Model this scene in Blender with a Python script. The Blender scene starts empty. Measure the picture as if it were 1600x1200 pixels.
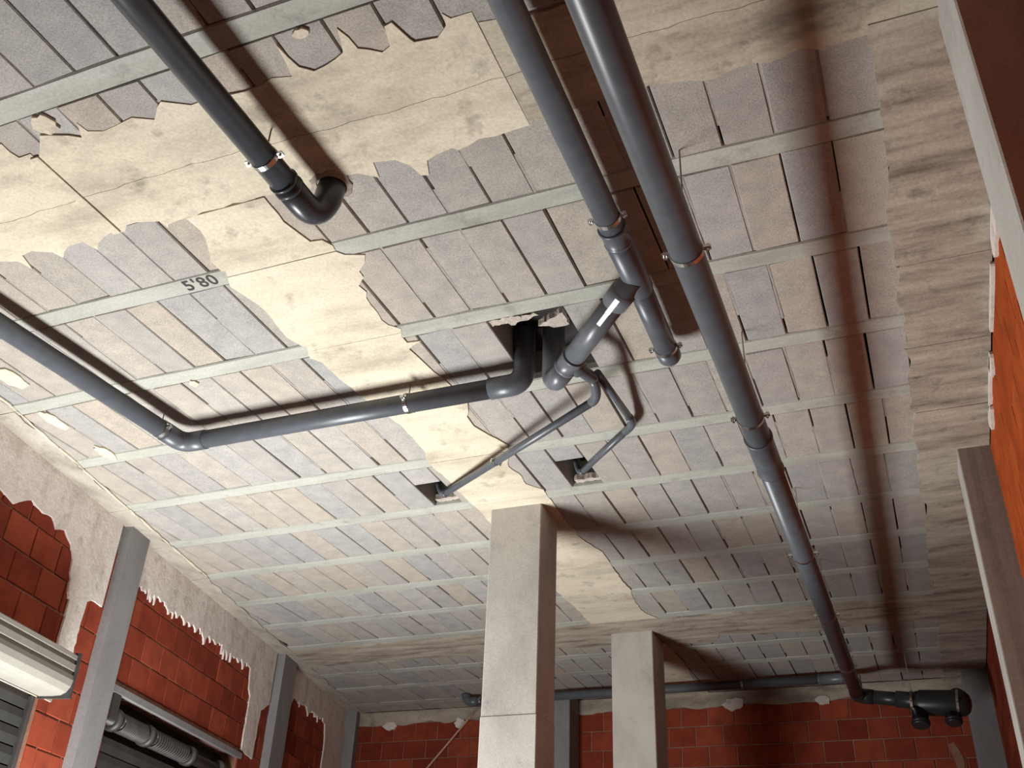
import bpy, bmesh, math, random
from mathutils import Vector, Matrix

random.seed(7)
S = bpy.context.scene
COL = S.collection
ZO = 1.5            # height of the camera above the floor; z values below are written relative to the camera
H = 2.935           # underside of the ceiling above the camera

# ---------------------------------------------------------------- camera
PITCH, ROLL, YAW, F = 0.550231, 0.043858, -0.402803, 1549.43
fwd = Vector((math.sin(YAW)*math.cos(PITCH), math.cos(YAW)*math.cos(PITCH), math.sin(PITCH)))
rt = Vector((math.cos(YAW), -math.sin(YAW), 0))
up_ = rt.cross(fwd)
r_ = math.cos(ROLL)*rt + math.sin(ROLL)*up_
u_ = -math.sin(ROLL)*rt + math.cos(ROLL)*up_
cam = bpy.data.cameras.new('camera')
cam.sensor_width = 36.0
cam.lens = 36.0*F/1600.0
cam.clip_start = 0.05
cam_o = bpy.data.objects.new('camera', cam)
COL.objects.link(cam_o)
M = Matrix.Identity(4)
for i in range(3):
    M[i][0], M[i][1], M[i][2] = r_[i], u_[i], -fwd[i]
M[2][3] = ZO
cam_o.matrix_world = M
S.camera = cam_o

# ---------------------------------------------------------------- world, light, exposure
S.view_settings.view_transform = 'Standard'
S.view_settings.look = 'None'
S.view_settings.gamma = 1.0
S.view_settings.use_curve_mapping = False
S.view_settings.exposure = 0.0
W = bpy.data.worlds.new('world')
S.world = W
W.use_nodes = True
W.node_tree.nodes['Background'].inputs[0].default_value = (0.5, 0.42, 0.38, 1)
W.node_tree.nodes['Background'].inputs[1].default_value = 0.05

LIGHT_POS = (-4.30, 4.40, -1.05)
ld = bpy.data.lights.new('daylight_on_floor', 'AREA')
ld.shape = 'RECTANGLE'
ld.size = 0.95
ld.size_y = 2.3
ld.energy = 370
ld.color = (0.965, 0.985, 0.985)
lo = bpy.data.objects.new('daylight_on_floor', ld)
lo.location = (LIGHT_POS[0], LIGHT_POS[1], LIGHT_POS[2]+ZO)
lo.rotation_euler = (0, math.pi+.30, 0)
COL.objects.link(lo)

# ---------------------------------------------------------------- materials
def new_mat(name):
    m = bpy.data.materials.new(name)
    m.use_nodes = True
    nt = m.node_tree
    return m, nt, nt.nodes['Principled BSDF']

def node(nt, t, **kw):
    n = nt.nodes.new(t)
    for k, v in kw.items():
        setattr(n, k, v)
    return n

def ramp(nt, stops):
    n = nt.nodes.new('ShaderNodeValToRGB')
    e = n.color_ramp.elements
    while len(e) < len(stops):
        e.new(0.5)
    for i, (p, c) in enumerate(stops):
        e[i].position = p
        e[i].color = (c[0], c[1], c[2], 1)
    return n

def coords(nt, scale=(1, 1, 1), world=False):
    if world:
        g = nt.nodes.new('ShaderNodeNewGeometry')
        out = g.outputs['Position']
    else:
        g = nt.nodes.new('ShaderNodeTexCoord')
        out = g.outputs['Object']
    mp = nt.nodes.new('ShaderNodeMapping')
    mp.inputs['Scale'].default_value = scale
    nt.links.new(out, mp.inputs[0])
    return mp.outputs[0]

def noise(nt, vec, scale, detail=4, rough=0.6):
    n = nt.nodes.new('ShaderNodeTexNoise')
    n.inputs['Scale'].default_value = scale
    n.inputs['Detail'].default_value = detail
    n.inputs['Roughness'].default_value = rough
    nt.links.new(vec, n.inputs['Vector'])
    return n.outputs['Fac']

def mix(nt, fac, a, b, mode='MIX'):
    n = nt.nodes.new('ShaderNodeMix')
    n.data_type = 'RGBA'
    n.blend_type = mode
    for sock, v in ((n.inputs[0], fac), (n.inputs[6], a), (n.inputs[7], b)):
        if hasattr(v, 'is_linked'):
            nt.links.new(v, sock)
        elif isinstance(v, (int, float)):
            sock.default_value = v
        else:
            sock.default_value = (v[0], v[1], v[2], 1)
    return n.outputs[2]

def bump(nt, b, height, strength, dist=0.01):
    n = nt.nodes.new('ShaderNodeBump')
    n.inputs['Strength'].default_value = strength
    n.inputs['Distance'].default_value = dist
    nt.links.new(height, n.inputs['Height'])
    nt.links.new(n.outputs[0], b.inputs['Normal'])

def seed_fac(nt, island):
    if island:
        g = nt.nodes.new('ShaderNodeNewGeometry')
        return g.outputs['Random Per Island']
    g = nt.nodes.new('ShaderNodeObjectInfo')
    return g.outputs['Random']

def mat_block(name, island):
    m, nt, b = new_mat(name)
    c = ramp(nt, [(0.0, (.375, .365, .355)), (0.22, (.45, .405, .345)), (0.42, (.40, .39, .375)),
                  (0.60, (.365, .365, .365)), (0.80, (.44, .40, .35)), (1.0, (.425, .42, .41))])
    nt.links.new(seed_fac(nt, island), c.inputs[0])
    v = coords(nt, world=True)
    n1 = noise(nt, v, 9, 5)
    n2 = noise(nt, v, 140, 3, 0.7)
    r1 = ramp(nt, [(0.3, (.84, .83, .82)), (0.7, (1.08, 1.05, 1.0))])
    nt.links.new(n1, r1.inputs[0])
    r2 = ramp(nt, [(0.32, (.72, .70, .68)), (0.6, (1.08, 1.08, 1.08))])
    nt.links.new(n2, r2.inputs[0])
    col = mix(nt, 1.0, c.outputs[0], r1.outputs[0], 'MULTIPLY')
    col = mix(nt, 1.0, col, r2.outputs[0], 'MULTIPLY')
    nt.links.new(col, b.inputs['Base Color'])
    b.inputs['Roughness'].default_value = 0.95
    bump(nt, b, n2, 0.5, 0.004)
    return m

def mat_masonry(name, base, dark, light, streak=(1, 1, 1), big=2.5, fine=60, bstr=0.4, blot=0.5):
    """cement-like surfaces: broad mottling, drawn-out stains and fine grain"""
    m, nt, b = new_mat(name)
    v = coords(nt, streak, world=True)
    vf = coords(nt, world=True)
    n1 = noise(nt, v, big, 6, 0.62)
    n2 = noise(nt, vf, fine, 3, 0.6)
    n3 = noise(nt, vf, big*2.7, 5, 0.65)
    r1 = ramp(nt, [(0.30, dark), (0.50, base), (0.72, light)])
    nt.links.new(n1, r1.inputs[0])
    r3 = ramp(nt, [(0.28, tuple(blot for _ in range(3))), (0.42, (1, 1, 1))])
    nt.links.new(n3, r3.inputs[0])
    r2 = ramp(nt, [(0.3, (.86, .86, .86)), (0.65, (1.05, 1.05, 1.05))])
    nt.links.new(n2, r2.inputs[0])
    col = mix(nt, 1.0, r1.outputs[0], r3.outputs[0], 'MULTIPLY')
    col = mix(nt, 1.0, col, r2.outputs[0], 'MULTIPLY')
    nt.links.new(col, b.inputs['Base Color'])
    b.inputs['Roughness'].default_value = 0.92
    b.inputs['Specular IOR Level'].default_value = 0.2
    bump(nt, b, n3, bstr, 0.012)
    return m

def mat_brick(name, island, tint=1.0, c0=(.22, .037, .019), c1=(.285, .053, .026), c2=(.35, .073, .036)):
    m, nt, b = new_mat(name)
    c = ramp(nt, [(0.0, c0), (0.5, c1), (1.0, c2)])
    nt.links.new(seed_fac(nt, island), c.inputs[0])
    v = coords(nt, world=True)
    n1 = noise(nt, v, 6, 5)
    r1 = ramp(nt, [(0.3, (.72, .70, .70)), (0.65, (1.1, 1.08, 1.05))])
    nt.links.new(n1, r1.inputs[0])
    col = mix(nt, 1.0, c.outputs[0], r1.outputs[0], 'MULTIPLY')
    n2 = noise(nt, v, 2.3, 6, 0.7)
    r2 = ramp(nt, [(0.62, (0, 0, 0)), (0.85, (.22, .22, .22))])
    nt.links.new(n2, r2.inputs[0])
    col = mix(nt, r2.outputs[0], col, (.42, .30, .24))
    nt.links.new(col, b.inputs['Base Color'])
    b.inputs['Roughness'].default_value = 0.88
    b.inputs['Specular IOR Level'].default_value = 0.15
    bump(nt, b, n1, 0.3, 0.006)
    return m

def mat_plain(name, color, rough=0.5, metal=0.0, var=0.12, scale=30):
    m, nt, b = new_mat(name)
    v = coords(nt)
    n1 = noise(nt, v, scale, 4)
    lo_ = tuple(c*(1-var) for c in color)
    hi_ = tuple(min(1, c*(1+var)) for c in color)
    r1 = ramp(nt, [(0.35, lo_), (0.65, hi_)])
    nt.links.new(n1, r1.inputs[0])
    nt.links.new(r1.outputs[0], b.inputs['Base Color'])
    b.inputs['Roughness'].default_value = rough
    b.inputs['Metallic'].default_value = metal
    return m

MB = mat_block('concrete_block', False)
MBI = mat_block('concrete_block_field', True)
MJ = mat_masonry('joist_concrete', (.43, .43, .375), (.35, .345, .30), (.50, .50, .45), (0.7, 3, 3), 2.2, 80, 0.25, 0.75)
MJM = mat_masonry('joint_mortar', (.36, .335, .30), (.28, .26, .23), (.42, .39, .35), (1, 1, 1), 3, 80, 0.3, 0.75)
MP = mat_masonry('cream_plaster', (.65, .575, .44), (.46, .405, .31), (.74, .66, .52), (0.8, 2.2, 2), 2.2, 70, 0.7, 0.62)
MR = mat_masonry('rough_concrete', (.40, .345, .275), (.17, .14, .105), (.56, .49, .40), (0.7, 3.4, 2), 2.6, 70, 0.7, 0.6)
MRL = mat_masonry('pale_rim', (.43, .385, .325), (.30, .265, .22), (.52, .47, .40), (2.5, 1.0, 2), 2.6, 70, 0.6, 0.7)
MPD = mat_masonry('stained_plaster', (.50, .435, .335), (.26, .22, .17), (.62, .54, .42), (0.6, 2.8, 2), 2.4, 70, 0.6, 0.6)
MS = mat_masonry('wall_render', (.78, .71, .65), (.60, .53, .47), (.86, .80, .74), (1.5, 1.5, 0.8), 3.5, 70, 0.8, 0.7)
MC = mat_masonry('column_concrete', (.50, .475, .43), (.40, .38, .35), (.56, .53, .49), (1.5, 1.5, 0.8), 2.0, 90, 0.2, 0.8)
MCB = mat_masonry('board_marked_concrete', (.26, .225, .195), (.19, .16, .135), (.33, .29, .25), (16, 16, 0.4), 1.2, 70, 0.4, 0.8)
MCF = mat_masonry('bounce_tinted_concrete', (.56, .47, .40), (.46, .38, .32), (.62, .53, .46), (1.5, 1.5, 0.8), 2.0, 90, 0.3, 0.8)  # near right column's front: reddish bounce light put into the concrete colour
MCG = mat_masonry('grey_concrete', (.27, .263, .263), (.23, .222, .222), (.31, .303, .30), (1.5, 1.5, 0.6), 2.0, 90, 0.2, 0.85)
MK = mat_brick('brick_clay', False)
MKI = mat_brick('brick_clay_field', True)
MKO = mat_brick('brick_clay_orange', False, c0=(.37, .064, .011), c1=(.40, .074, .013), c2=(.44, .085, .016))
MM = mat_masonry('mortar', (.33, .17, .115), (.26, .12, .08), (.40, .24, .17), (1, 1, 1), 5, 80, 0.4, 0.8)
MMO = mat_masonry('mortar_orange', (.36, .08, .022), (.30, .065, .018), (.42, .11, .04), (1, 1, 1), 5, 80, 0.3, 0.8)
MF = mat_masonry('floor_concrete', (.33, .275, .225), (.26, .215, .17), (.38, .32, .27), (1, 1, 1), 1.2, 50, 0.3, 0.8)
MD = mat_plain('void_shade', (.03, .026, .024), 0.95)  # near-black colour standing in for shade in the ceiling voids and shutter opening
PVC = mat_plain('grey_pvc', (.095, .104, .118), 0.36, 0, 0.10, 14)
PVM = mat_plain('shaded_grey_pvc', (.045, .049, .056), 0.30, 0, 0.10, 14)  # darker copy of the grey pvc, with the pipe's shaded underside in the colour
PVD = mat_plain('dark_pvc', (.028, .031, .034), 0.38, 0, 0.10, 14)
PVL = mat_plain('grey_pvc_fitting', (.125, .135, .15), 0.34, 0, 0.10, 14)
GZ = mat_plain('galvanised_steel', (.62, .62, .60), 0.30, 1.0, 0.12, 40)
ROD = mat_plain('weathered_rod', (.30, .27, .24), 0.7)
PALE = mat_plain('pale_strip_surface', (.70, .72, .74), 0.35, 0, 0.05, 40)
INK = mat_plain('black_paint', (.035, .033, .030), 0.8)
SLAT = mat_plain('shutter_steel', (.06, .06, .056), 0.5, 0.3, 0.12, 8)
SLATD = mat_plain('dark_shutter_steel', (.075, .07, .066), 0.5, 0.3, 0.15, 8)
BOX = mat_plain('shutter_box_paint', (.28, .265, .228), 0.45, 0.0, 0.05, 8)
CORD = mat_plain('pale_cord', (.50, .33, .22), 0.8)
RAW = mat_masonry('broken_block', (.50, .44, .38), (.36, .31, .27), (.58, .52, .46), (1, 1, 1), 14, 90, 0.8, 0.8)

# ---------------------------------------------------------------- helpers
WL = {}
def link(o, parent, origin):
    COL.objects.link(o)
    w = Vector(origin)
    WL[o.name] = w
    if parent is not None:
        o.parent = parent
        o.location = w - WL[parent.name]
    else:
        o.location = w

def obj(name, verts, faces, mat, parent=None, smooth=False, origin=None, kind=None):
    vs = [Vector((v[0], v[1], v[2]+ZO)) for v in verts]
    if origin is None:
        lo_ = Vector((min(v[i] for v in vs) for i in range(3)))
        hi_ = Vector((max(v[i] for v in vs) for i in range(3)))
        origin = (lo_+hi_)/2
    else:
        origin = Vector((origin[0], origin[1], origin[2]+ZO))
    me = bpy.data.meshes.new(name)
    me.from_pydata([v-origin for v in vs], [], faces)
    me.materials.append(mat)
    if smooth:
        me.polygons.foreach_set('use_smooth', [True]*len(me.polygons))
    bm = bmesh.new(); bm.from_mesh(me)
    bmesh.ops.recalc_face_normals(bm, faces=bm.faces[:])
    bm.to_mesh(me); bm.free()
    o = bpy.data.objects.new(name, me)
    link(o, parent, origin)
    if kind:
        o['kind'] = kind
    return o

def shared(name, me, world, parent, rotz=0.0, scale=(1, 1, 1)):
    o = bpy.data.objects.new(name, me)
    link(o, parent, (world[0], world[1], world[2]+ZO))
    o.rotation_euler = (0, 0, rotz)
    o.scale = scale
    return o

def thing(name, label, cat, loc, group=None):
    o = bpy.data.objects.new(name, None)
    o.empty_display_size = 0.1
    link(o, None, (loc[0], loc[1], loc[2]+ZO))
    o['label'] = label; o['category'] = cat; o['kind'] = 'thing'
    if group: o['group'] = group
    return o

def structure(name, loc, label=None):
    o = bpy.data.objects.new(name, None)
    o.empty_display_size = 0.1
    link(o, None, (loc[0], loc[1], loc[2]+ZO))
    o['kind'] = 'structure'
    if label: o['label'] = label
    return o

def box_vf(x0, x1, y0, y1, z0, z1):
    v = [(x0, y0, z0), (x1, y0, z0), (x1, y1, z0), (x0, y1, z0), (x0, y0, z1), (x1, y0, z1), (x1, y1, z1), (x0, y1, z1)]
    f = [(0, 3, 2, 1), (4, 5, 6, 7), (0, 1, 5, 4), (1, 2, 6, 5), (2, 3, 7, 6), (3, 0, 4, 7)]
    return v, f

def box(name, x0, x1, y0, y1, z0, z1, mat, parent=None, kind=None):
    v, f = box_vf(x0, x1, y0, y1, z0, z1)
    return obj(name, v, f, mat, parent, kind=kind)

def join(parts):
    V, Fc = [], []
    for v, f in parts:
        n = len(V)
        V += list(v)
        Fc += [tuple(i+n for i in q) for q in f]
    return V, Fc

def bezel_box_vf(x0, x1, y0, y1, z0, z1, b):
    """box whose vertical edges are chamfered by b"""
    ring = [(x0+b, y0), (x1-b, y0), (x1, y0+b), (x1, y1-b), (x1-b, y1), (x0+b, y1), (x0, y1-b), (x0, y0+b)]
    v = [(x, y, z0) for x, y in ring] + [(x, y, z1) for x, y in ring]
    n = 8
    f = [tuple(range(n))[::-1], tuple(range(n, 2*n))] + [(i, (i+1) % n, (i+1) % n+n, i+n) for i in range(n)]
    return v, f

def tube_vf(path, r, seg=28, cap=True, closed=False):
    """round tube along a list of points; r a number or a list"""
    P = [Vector(p) for p in path]
    n = len(P)
    R = r if isinstance(r, (list, tuple)) else [r]*n
    T = []
    for i in range(n):
        if closed:
            t = P[(i+1) % n]-P[i-1]
        else:
            t = P[min(i+1, n-1)]-P[max(i-1, 0)]
            if t.length < 1e-9:
                t = T[-1] if T else Vector((0, 0, 1))
        T.append(t.normalized())
    a = Vector((0, 0, 1)) if abs(T[0].z) < 0.9 else Vector((1, 0, 0))
    N = (a-T[0]*a.dot(T[0])).normalized()
    V, Fc = [], []
    for i in range(n):
        N = (N-T[i]*N.dot(T[i])).normalized()
        B = T[i].cross(N)
        for k in range(seg):
            an = 2*math.pi*k/seg
            V.append(tuple(P[i]+(N*math.cos(an)+B*math.sin(an))*R[i]))
    m = n if closed else n-1
    for i in range(m):
        j = (i+1) % n
        for k in range(seg):
            k2 = (k+1) % seg
            Fc.append((i*seg+k, i*seg+k2, j*seg+k2, j*seg+k))
    if cap and not closed:
        Fc.append(tuple(range(seg))[::-1])
        Fc.append(tuple((n-1)*seg+k for k in range(seg)))
    return V, Fc

def smooth_sides(o):
    for p in o.data.polygons:
        p.use_smooth = len(p.vertices) <= 4
    return o

def tube(name, path, r, mat, parent, seg=28):
    v, f = tube_vf(path, r, seg)
    o = obj(name, v, f, mat, parent)
    return smooth_sides(o)

def arc(p0, corner, p1, n=8):
    """points of a rounded corner from p0 to p1 bending at corner"""
    a, c, b = Vector(p0), Vector(corner), Vector(p1)
    return [tuple(a*(1-t)**2+c*2*t*(1-t)+b*t*t) for t in [i/n for i in range(n+1)]]

def lerp(a, b, t):
    return tuple(x+(y-x)*t for x, y in zip(a, b))

def socket(name, a, b, r, mat, parent, lip=0.004):
    """pipe socket: a sleeve with a bead at each end"""
    L = (Vector(b)-Vector(a)).length
    ts = [0, .001/L, .012/L, .016/L, 1-.016/L, 1-.012/L, 1-.001/L, 1]
    rs = [r-.004, r+lip, r+lip, r, r, r+lip, r+lip, r-.004]
    return tube(name, [lerp(a, b, t) for t in ts], rs, mat, parent)

def clamp(c, axis, r, parent, rods=True, top=H, gap=0.03):
    """two-piece pipe clip: a steel band, two bolted ears and the threaded rods that hang it from the ceiling"""
    c = Vector(c); ax = Vector(axis).normalized()
    side = ax.cross(Vector((0, 0, 1))).normalized()
    upv = side.cross(ax).normalized()
    parts = []
    V, Fc = [], []
    seg = 32; w = 0.011
    prof = [(-w, r+.0006), (-w, r+.0036), (w, r+.0036), (w, r+.0006)]
    for k in range(seg):
        an = 2*math.pi*k/seg
        d = side*math.cos(an)+upv*math.sin(an)
        for s, q in prof:
            V.append(tuple(c+ax*s+d*q))
    for k in range(seg):
        k2 = (k+1) % seg
        for j in range(4):
            j2 = (j+1) % 4
            Fc.append((k*4+j, k*4+j2, k2*4+j2, k2*4+j))
    parts.append((V, Fc))
    for sg in (-1, 1):
        pts = []
        for s in (-w, w):
            for q in (r, r+gap):
                for h in (-.006, .006):
                    pts.append(tuple(c+ax*s+side*sg*q+upv*h))
        parts.append((pts, [(0, 1, 3, 2), (4, 6, 7, 5), (0, 4, 5, 1), (2, 3, 7, 6), (0, 2, 6, 4), (1, 5, 7, 3)]))
        bc = c+side*sg*(r+gap*0.6)
        parts.append(tube_vf([tuple(bc-upv*.018), tuple(bc+upv*.014)], .0065, 6))
    v, f = join(parts)
    o = obj('clamp', v, f, GZ, parent)
    o['label'] = 'bright galvanised clamp'
    if rods:
        v, f = tube_vf([tuple(c+upv*(r+.002)), (c.x, c.y, top+.004)], .0035, 8)
        obj('threaded_rod', v, f, ROD, o)
    return o

# ================================================================ STRUCTURE
def wall_x(y):                      # line of the left wall, which runs askew
    return -4.239-0.228*y
YB, YF, XR = 11.2, -3.0, 0.62       # back wall, wall behind the camera, right wall
FL = -ZO                            # floor

v, f = box_vf(-8.2, 1.2, YF-.3, YB+.4, FL-.15, FL)
fl = obj('floor', v, f, MF); fl['kind'] = 'structure'

# ---------------------------------------------------------------- ceiling
ceil = structure('ceiling', (-2.5, 5, H), 'joist and block ceiling with bare concrete joists, grey blocks and cream plaster bands')
box('slab', -8.2, 1.2, YF-.3, YB+.4, H+.215, H+.36, MD, ceil)  # topping slab, coloured near-black for the shade inside holes and joints

JOISTS = [-2.4, -1.7, -1.0, -.29, .41, 1.11, 1.82, 3.03, 3.735, 4.455, 5.15, 5.84, 6.53, 7.2, 7.86, 8.53, 9.54, 10.13, 10.82]
JW = 0.056                                     # half width of a joist
def joist(yc):
    prof = [(-JW+.006, 0), (JW-.006, 0), (JW, .008), (JW, .045), (.035, .06), (.03, .21), (-.03, .21), (-.035, .06), (-JW, .045), (-JW, .008)]
    x0, x1 = wall_x(yc)+.02, .56
    n = 14
    V, Fc = [], []
    for i in range(n+1):
        x = x0+(x1-x0)*i/n
        dy = random.uniform(-.004, .004) if 0 < i < n else 0
        dz = random.uniform(-.002, .002)
        for (py, pz) in prof:
            V.append((x, yc+py+dy, H+pz+(dz if pz < .01 else 0)))
    m = len(prof)
    for i in range(n):
        for k in range(m):
            k2 = (k+1) % m
            Fc.append((i*m+k, i*m+k2, (i+1)*m+k2, (i+1)*m+k))
    Fc.append(tuple(range(m))); Fc.append(tuple(n*m+k for k in range(m)))
    return obj('joist', V, Fc, MJ, ceil)
JO = {y: joist(y) for y in JOISTS}

# painted mark on the joist near the plaster band
fc = bpy.data.curves.new('painted_mark', 'FONT')
fc.body = "5'80"
fc.size = 0.105
fc.space_character = 1.12
fc.extrude = 0.0012
fc.offset = 0.0012
tmp = bpy.data.objects.new('painted_mark_source', fc)
COL.objects.link(tmp)
me = bpy.data.meshes.new_from_object(tmp.evaluated_get(bpy.context.evaluated_depsgraph_get()))
bpy.data.objects.remove(tmp)
me.name = 'painted_mark'
me.materials.clear(); me.materials.append(INK)
tx = bpy.data.objects.new('painted_mark', me)
link(tx, JO[3.03], (-3.085, 3.062, H-.002+ZO))
tx.rotation_euler = (math.pi, 0, math.radians(-1))
tx['label'] = 'black painted number'

# concrete blocks: one object each for the ones that show largest
def block_mesh(k):
    rnd = random.Random(100+k)
    hx, hy = .0995, .5
    def j(a): return rnd.uniform(-a, a)
    c = .004
    cs = [(-hx+j(.0022), -hy+j(.006)), (hx+j(.0022), -hy+j(.006)), (hx+j(.0022), hy+j(.006)), (-hx+j(.0022), hy+j(.006))]
    zb = [j(.002) for _ in range(4)]
    V = [(x*(1-c/hx), y*(1-.012), z) for (x, y), z in zip(cs, zb)] + [(x, y, .006) for x, y in cs] + [(x, y, .205) for x, y in cs]
    Fc = [(0, 3, 2, 1)] + [(i, (i+1) % 4, (i+1) % 4+4, i+4) for i in range(4)] + [(i+4, (i+1) % 4+4, (i+1) % 4+8, i+8) for i in range(4)] + [(8, 9, 10, 11)]
    return V, Fc
BVF = [block_mesh(k) for k in range(10)]
BME = []
for k, (v, f) in enumerate(BVF):
    me = bpy.data.meshes.new('block')
    me.from_pydata(v, [], f); me.materials.append(MB)
    bm = bmesh.new(); bm.from_mesh(me); bmesh.ops.recalc_face_normals(bm, faces=bm.faces[:]); bm.to_mesh(me); bm.free()
    BME.append(me)

BAYS = []                                      # (y0, y1) between the joists
edges = JOISTS
for a, b in zip(edges[:-1], edges[1:]):
    if (a, b) == (1.82, 3.03):
        BAYS += [(a+JW, 2.10), (2.55, b-JW)]
    elif (a, b) == (8.53, 9.54):
        BAYS += [(9.20, b-JW)]
    else:
        BAYS.append((a+JW, b-JW))
BAYS.append((10.82+JW, YB-.02))
def in_frame(x, y, z, m=90):
    p = Vector((x, y, z)); d = p.dot(fwd)
    if d < .2: return False
    px, py = 800+F*p.dot(r_)/d, 600-F*p.dot(u_)/d
    return -m < px < 1600+m and -m < py < 1200+m
HOLES = [(-1.79, -1.385, 3.80, 4.40), (-3.005, -2.805, 5.43, 5.725), (-1.965, -1.775, 5.39, 5.735)]
spec = []
rb = random.Random(5)
PX = .2033
for bi, (y0, y1) in enumerate(BAYS):
    off = rb.uniform(-.03, .03)
    ym = (y0+y1)/2
    fields = [(-2.40, .225), (wall_x(y1)+.12, -2.69)] if y0 > 2.2 else [(wall_x(y1)+.12, .225)]
    for fi, (xa, xb) in enumerate(fields):
        x = xb + (0 if fi == 0 else rb.uniform(-.01, .01))
        if (y0 < 4 < y1):
            x = -1.365+.2033*8 if fi == 0 else x
        if (y0 < 5.5 < y1) and fi == 0:
            x = -1.772+PX*10
        if (y0 < 5.5 < y1) and fi == 1:
            x = -2.805+PX
        while x-PX > xa-.08:
            spec.append([x-PX/2, y0, y1, PX*rb.uniform(.966, .990)/PX])
            x -= PX
def cut(s):
    """drop or shorten the blocks where a hole has been knocked through"""
    x, y0, y1, sx = s
    for hx0, hx1, hy0, hy1 in HOLES:
        if hx0-.02 < x < hx1+.02 and y0 < (hy0+hy1)/2 < y1:
            if hy0-y0 > .1:
                return [[x, y0, hy0, sx]]
            return []
    return [s]
spec = [t for s in spec for t in cut(s)]
items = []
for x, y0, y1, sx in spec:
    ym = (y0+y1)/2
    vis = in_frame(x, ym, H)
    d = math.sqrt(x*x+ym*ym+H*H)
    items.append((0 if vis else 1, d, x, y0, y1, sx))
items.sort()
far = []
for i, (nv, d, x, y0, y1, sx) in enumerate(items):
    k = rb.randrange(len(BME))
    zz = H+.002+rb.uniform(-.003, .004)
    L = (y1-y0)-.005
    if i < 290 and not nv:
        o = shared('block', BME[k], (x, (y0+y1)/2, zz), ceil, 0, (sx, L, 1))
        o.rotation_euler = (0, 0, rb.uniform(-.004, .004)*(.6/max(L, .3)))
    else:
        v, f = BVF[k]
        far.append(([(x+a*sx, (y0+y1)/2+b*L, zz+c) for a, b, c in v], f))
jm = []
rows = {}
for x, y0, y1, sx in spec:
    rows.setdefault(round(y0, 3), []).append((x, y0, y1))
for key, row in rows.items():
    row.sort()
    for (xa, a0, a1), (xb, b0, b1) in zip(row[:-1], row[1:]):
        if xb-xa > PX*1.2 or abs(a1-b1) > .05 or rb.random() < .28:
            continue
        L = a1-a0
        k0, k1 = (0, rb.uniform(.35, 1)) if rb.random() < .5 else (1-rb.uniform(.35, 1), 1)
        n = 6
        V = []
        for i in range(n+1):
            y = a0+L*(k0+(k1-k0)*i/n)
            zz = H+.0055+rb.uniform(-.0015, .002)
            V += [((xa+xb)/2-.006, y, zz), ((xa+xb)/2+.006, y, zz), ((xa+xb)/2+.006, y, H+.03), ((xa+xb)/2-.006, y, H+.03)]
        Fc = [(i*4+k, i*4+(k+1) % 4, i*4+4+(k+1) % 4, i*4+4+k) for i in range(n) for k in range(4)]+[(0, 1, 2, 3), tuple(n*4+k for k in range(4))]
        jm.append((V, Fc))
v, f = join(jm)
obj('joint_mortar', v, f, MJM, ceil, kind='stuff')
v, f = join(far)
obj('far_blocks', v, f, MBI, ceil, kind='stuff')

# concrete of the flat beams above the plaster, and around the rim
box('beam_core', -2.66, -2.36, 2.55, YB, H+.012, H+.205, MC, ceil)
box('beam_core', wall_x(2.3)-.4, .60, 2.10, 2.56, H+.012, H+.205, MC, ceil)
box('beam_core', -7.0, .60, 8.60, 9.20, H+.012, H+.205, MC, ceil)

# plaster patches: real layers with ragged rims
def ragged(pts, step=.05, amp=.007, rnd=None):
    rnd = rnd or random.Random(len(pts)*13+1)
    out = []
    for a, b in zip(pts[:-1], pts[1:]):
        L = math.hypot(b[0]-a[0], b[1]-a[1])
        n = max(1, int(L/step))
        for i in range(n):
            t = i/n
            j = amp if i else amp*.4
            out.append((a[0]+(b[0]-a[0])*t+rnd.uniform(-j, j), a[1]+(b[1]-a[1])*t+rnd.uniform(-j, j)))
    out.append(pts[-1])
    return out

def patch(name, poly, z0, z1, mat, parent, inset=.006, to3=None, smooth=False):
    """closed outline -> layer from z1 (buried) to z0 (visible face), the rim rounded off"""
    bm = bmesh.new()
    vs = []
    for p in poly:
        if vs and math.hypot(vs[-1].co.x-p[0], vs[-1].co.y-p[1]) < 1e-4:
            continue
        vs.append(bm.verts.new((p[0], p[1], 0)))
    fc_ = bm.faces.new(vs)
    bm.normal_update()
    ret = bmesh.ops.inset_region(bm, faces=[fc_], thickness=inset, depth=0, use_even_offset=False)
    inner = set()
    for ff in bm.faces:
        if ff not in ret['faces']:
            inner |= set(ff.verts)
    V = [(q.co.x, q.co.y, z0 if q in inner else z0+(z1-z0)*.55) for q in bm.verts]
    idx = {q: i for i, q in enumerate(bm.verts)}
    Fc = [tuple(idx[q] for q in ff.verts) for ff in bm.faces]
    outer = [idx[q] for q in vs]
    base = len(V)
    V += [(V[i][0], V[i][1], z1) for i in outer]
    n = len(outer)
    for k in range(n):
        Fc.append((outer[k], outer[(k+1) % n], base+(k+1) % n, base+k))
    bm.free()
    if to3:
        V = [to3(*q) for q in V]
    return obj(name, V, Fc, mat, parent)

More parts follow.
